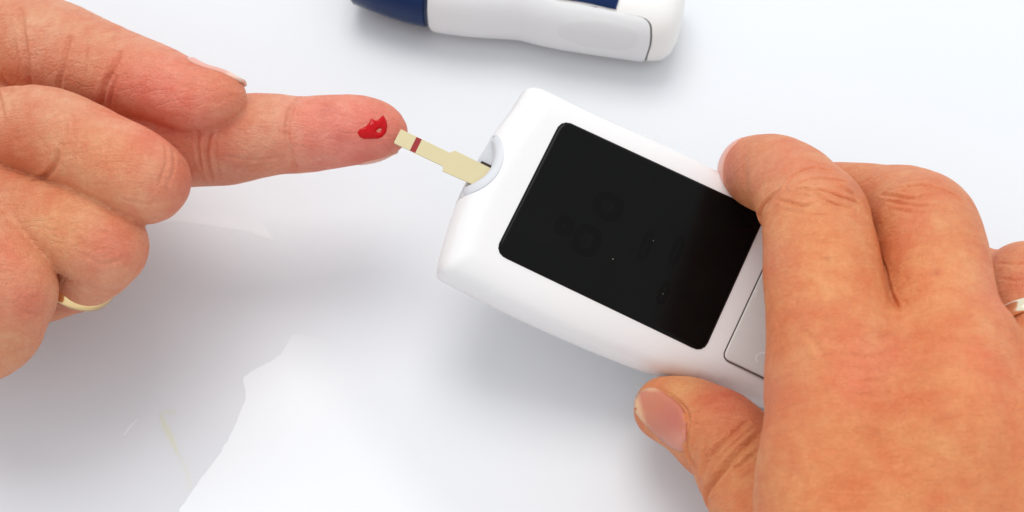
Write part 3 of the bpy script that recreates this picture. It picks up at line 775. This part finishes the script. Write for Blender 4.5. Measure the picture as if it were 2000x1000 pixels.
# ------------------------------------------------------------------ right hand (back of the hand up, gripping the meter)
right_groups = [
    (ch((1640, 705, 62, 134), (1632, 850, 63, 142), (1625, 1000, 61, 152), (1680, 1250, 58, 165), (1760, 1500, 54, 190)), 1.0),
    (ch((1862, 690, 62, 134), (1850, 850, 64, 150), (1830, 1000, 62, 165), (1830, 1250, 58, 175), (1850, 1500, 54, 190)), 6.0),
    (ch((2055, 750, 54, 120), (2040, 860, 58, 150), (2000, 1000, 58, 165), (1960, 1250, 56, 180), (1920, 1500, 52, 190)), 6.0),
    (ch((2200, 860, 46, 105), (2190, 950, 50, 140), (2110, 1100, 50, 170), (2000, 1500, 50, 190)), 6.0),
    (ch((1632, 760, 62, 138), (1622, 660, 62, 126), (1614, 590, 61, 119), (1604, 510, 60, 114), (1597, 450, 58, 108), (1592, 424, 56, 103), (1572, 395, 53, 95), (1546, 362, 48, 86), (1522, 346, 44, 81), (1496, 338, 38, 76), (1478, 334, 32, 70), (1466, 332, 26, 62)), 1.3),
    (ch((1868, 760, 62, 134), (1850, 660, 62, 120), (1838, 590, 61, 110), (1826, 510, 59, 105), (1812, 455, 56, 104), (1800, 438, 53, 103), (1765, 415, 47, 92), (1710, 400, 40, 80), (1640, 390, 33, 74), (1560, 392, 26, 68)), 0.9),
    (ch((2065, 800, 54, 115), (2050, 700, 54, 100), (2032, 630, 51, 94), (2008, 564, 45, 93), (1990, 574, 36, 88), (1925, 560, 27, 76), (1840, 520, 23, 68)), 1.2),
    (ch((2210, 880, 46, 100), (2200, 780, 44, 86), (2160, 690, 36, 80), (2060, 620, 28, 72)), 2.0),
    (ch((1850, 1320, 48, 180), (1700, 1180, 44, 140), (1600, 1100, 40, 118), (1530, 1045, 36, 108), (1476, 965, 32, 96), (1450, 918, 30, 93), (1432, 876, 28, 92), (1398, 846, 25, 90), (1358, 819, 21.5, 80), (1322, 804, 18.5, 71), (1301, 799, 16.5, 64)), 2.5),
]
right_creases = [
    ([(1724, 510), (1731, 545), (1741, 578), (1757, 608)], 4.5, 0.6),
    ([(1533, 368), (1552, 340), (1590, 326), (1624, 334)], 3.7, 0.44), ([(1549, 366), (1578, 350), (1616, 348), (1650, 354)], 3.7, 0.47), ([(1552, 369), (1610, 372), (1648, 385), (1682, 398)], 3.7, 0.59),
    ([(1518, 390), (1565, 401), (1586, 398)], 3.7, 0.47), ([(1571, 369), (1626, 395), (1663, 408)], 3.7, 0.47), ([(1530, 410), (1580, 418), (1640, 420)], 3.7, 0.25), ([(1545, 380), (1590, 384), (1640, 402)], 3.0, 0.34),
    ([(1640, 362), (1662, 376), (1676, 390)], 5.2, 0.44), ([(1478, 432), (1494, 398), (1520, 372)], 5.2, 0.78), ([(1452, 300), (1453, 340), (1464, 395)], 15, 0.22),
    ([(1755, 366), (1800, 362), (1842, 371)], 3.7, 0.47), ([(1722, 380), (1780, 387), (1812, 380)], 3.7, 0.47), ([(1734, 393), (1780, 401), (1832, 403)], 3.7, 0.40), ([(1835, 368), (1862, 380), (1880, 396)], 3.7, 0.31), ([(1745, 410), (1800, 416), (1850, 412)], 3.7, 0.22),
    ([(1480, 852), (1434, 894), (1398, 934), (1380, 962), (1380, 990)], 7.0, 1.2), ([(1458, 826), (1416, 862), (1386, 892), (1371, 922)], 6.0, 0.85), ([(1474, 886), (1434, 918)], 4.4, 0.47), ([(1470, 918), (1440, 938)], 4.4, 0.31),
    ([(1470, 838), (1430, 872), (1400, 905)], 3.7, 0.31), ([(1380, 868), (1372, 890), (1368, 912)], 3.7, 0.39),
    ([(1286, 757), (1328, 788), (1343, 812), (1342, 850), (1343, 885), (1360, 918)], 4.4, 0.62),
    ([(1570, 480), (1600, 500), (1620, 520)], 4.4, 0.13), ([(1560, 530), (1590, 560), (1600, 590)], 4.4, 0.13), ([(1560, 640), (1600, 680), (1620, 730)], 6.7, 0.22), ([(1640, 690), (1690, 700), (1740, 690)], 5.9, 0.22),
    ([(1640, 730), (1690, 745), (1750, 740)], 5.9, 0.22), ([(1650, 760), (1700, 775), (1740, 770)], 5.2, 0.18), ([(1680, 640), (1720, 660), (1770, 640)], 5.9, 0.16),
    ([(1955, 545), (1985, 548), (2010, 545)], 3.7, 0.18), ([(1950, 515), (1985, 516), (2010, 512)], 3.7, 0.18),
]
right_blobs = [
    (1700, 720, 34, SK(222, 108, 84), 0.45), (1668, 752, 26, SK(224, 110, 84), 0.45), (1740, 690, 24, SK(220, 112, 84), 0.4), (1905, 700, 60, SK(226, 120, 84), 0.45), (1990, 720, 60, SK(226, 124, 90), 0.4),
    (1600, 345, 30, SK(208, 122, 88), 0.45), (1640, 380, 26, SK(206, 118, 82), 0.45), (1840, 360, 34, SK(210, 122, 86), 0.4), (1780, 420, 30, SK(226, 140, 100), 0.4), (1560, 600, 60, SK(208, 130, 88), 0.35),
    (1860, 860, 90, SK(206, 132, 80), 0.4), (1740, 900, 60, SK(222, 136, 84), 0.4), (1550, 900, 70, SK(208, 126, 84), 0.45), (1950, 930, 70, SK(214, 130, 78), 0.4),
    (1430, 330, 60, SK(212, 112, 84), 0.7), (1530, 320, 70, SK(226, 152, 116), 0.6), (1600, 380, 60, SK(222, 142, 98), 0.5), (1800, 390, 80, SK(222, 144, 102), 0.5),
    (1690, 700, 80, SK(226, 128, 92), 0.55), (1680, 780, 60, SK(224, 130, 90), 0.4), (1600, 520, 110, SK(230, 152, 98), 0.5), (1830, 560, 100, SK(232, 148, 98), 0.5),
    (1500, 500, 50, SK(216, 136, 106), 0.5), (1500, 760, 60, SK(212, 138, 104), 0.5), (1950, 780, 120, SK(230, 142, 92), 0.5), (1650, 950, 180, SK(224, 142, 86), 0.5),
    (1330, 750, 45, SK(228, 166, 106), 0.6), (1420, 785, 60, SK(212, 110, 84), 0.65), (1400, 880, 70, SK(202, 128, 82), 0.6), (1470, 960, 60, SK(206, 132, 82), 0.5),
    (1980, 560, 70, SK(230, 156, 120), 0.6), (1666, 373, 14, SK(190, 110, 76), 0.4), (1617, 505, 6, SK(196, 112, 72), 0.5), (1830, 532, 7, SK(198, 108, 70), 0.6), (1730, 840, 40, SK(210, 130, 82), 0.35),
]
rhand, rbvh = build_hand('hand', right_groups, right_creases, SK(216, 137, 88), right_blobs, M_skin)
tag(rhand, 'right hand seen from the back, gripping the glucose meter between thumb and fingers', 'hand')

# ------------------------------------------------------------------ nails
nb = lambda x, y: np.array(SK(205, 128, 116))
def thumb_tone(x, y):
    t = max(0.0, min(1.0, (1256 + 0.25 * (y - 790) - x) / 10 + 0.2)); t = max(t, min(1, max(0, (768 - y) / 8)) * 0.8)
    c = np.array(SK(198, 122, 96)) * (1 - t) + np.array(SK(226, 178, 138)) * t
    l = math.exp(-((x - 1330) ** 2 + (y - 862) ** 2) / 20 ** 2)
    d = math.exp(-((x - 1318) ** 2 + (y - 820) ** 2) / 32 ** 2)
    c = c * (1 - 0.5 * d) + np.array(SK(184, 96, 90)) * 0.5 * d
    return c * (1 - 0.6 * l) + np.array(SK(206, 140, 122)) * 0.6 * l
drape('fingernail', [(1238, 798), (1237, 782), (1248, 766), (1268, 757), (1288, 761), (1322, 784), (1339, 806), (1342, 840), (1339, 879), (1321, 880), (1295, 864), (1264, 834), (1245, 812)],
      rbvh, M_nail, h=0.30, edge=0.5, step=6, sink=0.4, parent=rhand, tone=thumb_tone)
def nail_shell(name, bvh, axis0, axis1, up, width, parent, tone_tip, h=0.45, over=1.2):
    """nail wrapped round a fingertip: rays fall on the tip from the up side"""
    a0, a1 = np.array(axis0), np.array(axis1); T = a1 - a0; L_ = np.linalg.norm(T); T /= L_
    U = np.array(up, float); U -= T * (U @ T); U /= np.linalg.norm(U); W = np.cross(T, U)
    nu, nv = 13, 15; top, low, cols = [], [], []
    for i in range(nv):
        s = i / (nv - 1)
        for j in range(nu):
            q = j / (nu - 1) * 2 - 1
            wd = width * (0.9 + 0.1 * sin(pi * s)) * (math.sqrt(max(0, 1 - max(0, (s - 0.8) / 0.26) ** 2)) if s > 0.8 else 1) * (math.sqrt(1 - ((0.15 - s) / 0.2) ** 2) if s < 0.15 else 1)
            th = q * wd
            dr = U * cos(th) + W * sin(th)
            base = a0 + T * (s * L_)
            hit = bvh.ray_cast(Vector(base + dr * 30), Vector(-dr))
            if hit[0] is None: rp_ = base + dr * 5
            else: rp_ = np.array(hit[0])
            top.append(rp_ + dr * (h * (1 - 0.5 * abs(q) ** 3) if 0 < i else 0.05) + (T * over if i == nv - 1 else 0)); low.append(rp_ - dr * 0.35 + (T * over * 0.8 if i == nv - 1 else 0))
            cols.append(np.array(tone_tip) if s > 0.82 else np.array(SK(222, 160, 142)))
    n0 = nu * nv; Fc = []
    for i in range(nv - 1):
        for j in range(nu - 1):
            a = i * nu + j; Fc += [(a, a + 1, a + nu + 1, a + nu), (a + n0, a + nu + n0, a + nu + 1 + n0, a + 1 + n0)]
    edge = [j for j in range(nu)] + [i * nu + nu - 1 for i in range(1, nv)] + [(nv - 1) * nu + j for j in range(nu - 2, -1, -1)] + [i * nu for i in range(nv - 2, 0, -1)]
    for e in range(len(edge)):
        a, b = edge[e], edge[(e + 1) % len(edge)]; Fc.append((b, a, a + n0, b + n0))
    o = mesh_obj(name, top + low, Fc, M_nail, parent); set_tone(o.data, np.array(cols * 2)); return o
nail_shell('fingernail', lbvh, P(362, 170, 62 + tip_up(362)), P(462, 186, 60 + tip_up(462)), np.array([0.28, 0.93, 0.25]), 0.95, left, SK(232, 190, 170), over=1.0)
nail_shell('fingernail', lbvh, P(700, 262, 39 + tip_up(700)), P(772, 262, 40), np.array([0.05, -0.45, -0.9]), 0.9, left, SK(226, 170, 140), h=0.25, over=0.4)
nail_shell('fingernail', lbvh, P(-10, 262, 68 + tip_up(-10)), P(-90, 280, 60 + tip_up(-90)), np.array([-0.2, 0.3, 0.9]), 0.8, left, SK(236, 206, 186))
nail_shell('fingernail', rbvh, P(1478, 334, 34), P(1462, 332, 24), np.array([-0.95, 0.35, 0.1]), 0.9, rhand, SK(232, 184, 156), h=0.3, over=0.3)

# ------------------------------------------------------------------ blood on the fingertip
blood = drape('blood_drop', [(698, 259), (702, 253), (710, 249), (716, 245.5), (721, 240), (724, 233), (727, 232), (731, 235), (737, 235.5), (741, 232), (746, 227), (748, 225), (751, 229), (755, 237), (756.5, 247), (754, 259), (747, 267), (738, 271), (726, 271), (712, 271.5), (703, 268)],
      lbvh, M_blood, h=0.42, edge=1.0, step=2.0, sink=0.2, curve=False, membrane=True,
      hole=[(734, 256.5), (738, 252), (743, 250), (746, 253), (743.5, 257), (739.5, 259.5)])  # gap shaped as the pale highlight, skin shows through
tag(blood, 'small glossy red blood drop on the tip of the extended finger', 'blood drop')

# ------------------------------------------------------------------ rings
def ring_obj(center, axis, r, wd, th, label, m):
    a = np.array(axis, float); a /= np.linalg.norm(a)
    e1 = np.cross(a, [0.3, 1, 0.2]); e1 /= np.linalg.norm(e1); e2 = np.cross(a, e1)
    sec = [(-0.5, 0), (-0.5, 0.55), (-0.38, 0.85), (-0.15, 1), (0.15, 1), (0.38, 0.85), (0.5, 0.55), (0.5, 0), (0.2, -0.1), (-0.2, -0.1)]
    n, m_ = 96, len(sec); V, Fc = [], []
    for i in range(n):
        t = 2 * pi * i / n; d = e1 * cos(t) + e2 * sin(t)
        for (s, q) in sec: V.append(np.array(center) * 0 + d * (r + q * th) + a * s * wd)
    for i in range(n):
        for j in range(m_):
            Fc.append((i * m_ + j, i * m_ + (j + 1) % m_, ((i + 1) % n) * m_ + (j + 1) % m_, ((i + 1) % n) * m_ + j))
    o = mesh_obj('ring', V, Fc, m); o.location = Vector([float(c) * S for c in center])
    return tag(o, label, 'ring', 'gold wedding rings')
c = P(150, 540, 49 + tip_up(150))
ring_obj(c, P(176, 500, 53) - P(126, 578, 43), 72 * mm_per_px(c), 3.2, 1.0, 'thin yellow gold ring under the curled ring finger of the pointing hand', M_gold)
c = P(2022, 664, 51)
ring_obj(c, P(2050, 700, 54) - P(2016, 590, 48.5), 100 * mm_per_px(c), 3.5, 1.1, 'shiny gold band on the finger of the gripping hand at picture edge', M_ring)
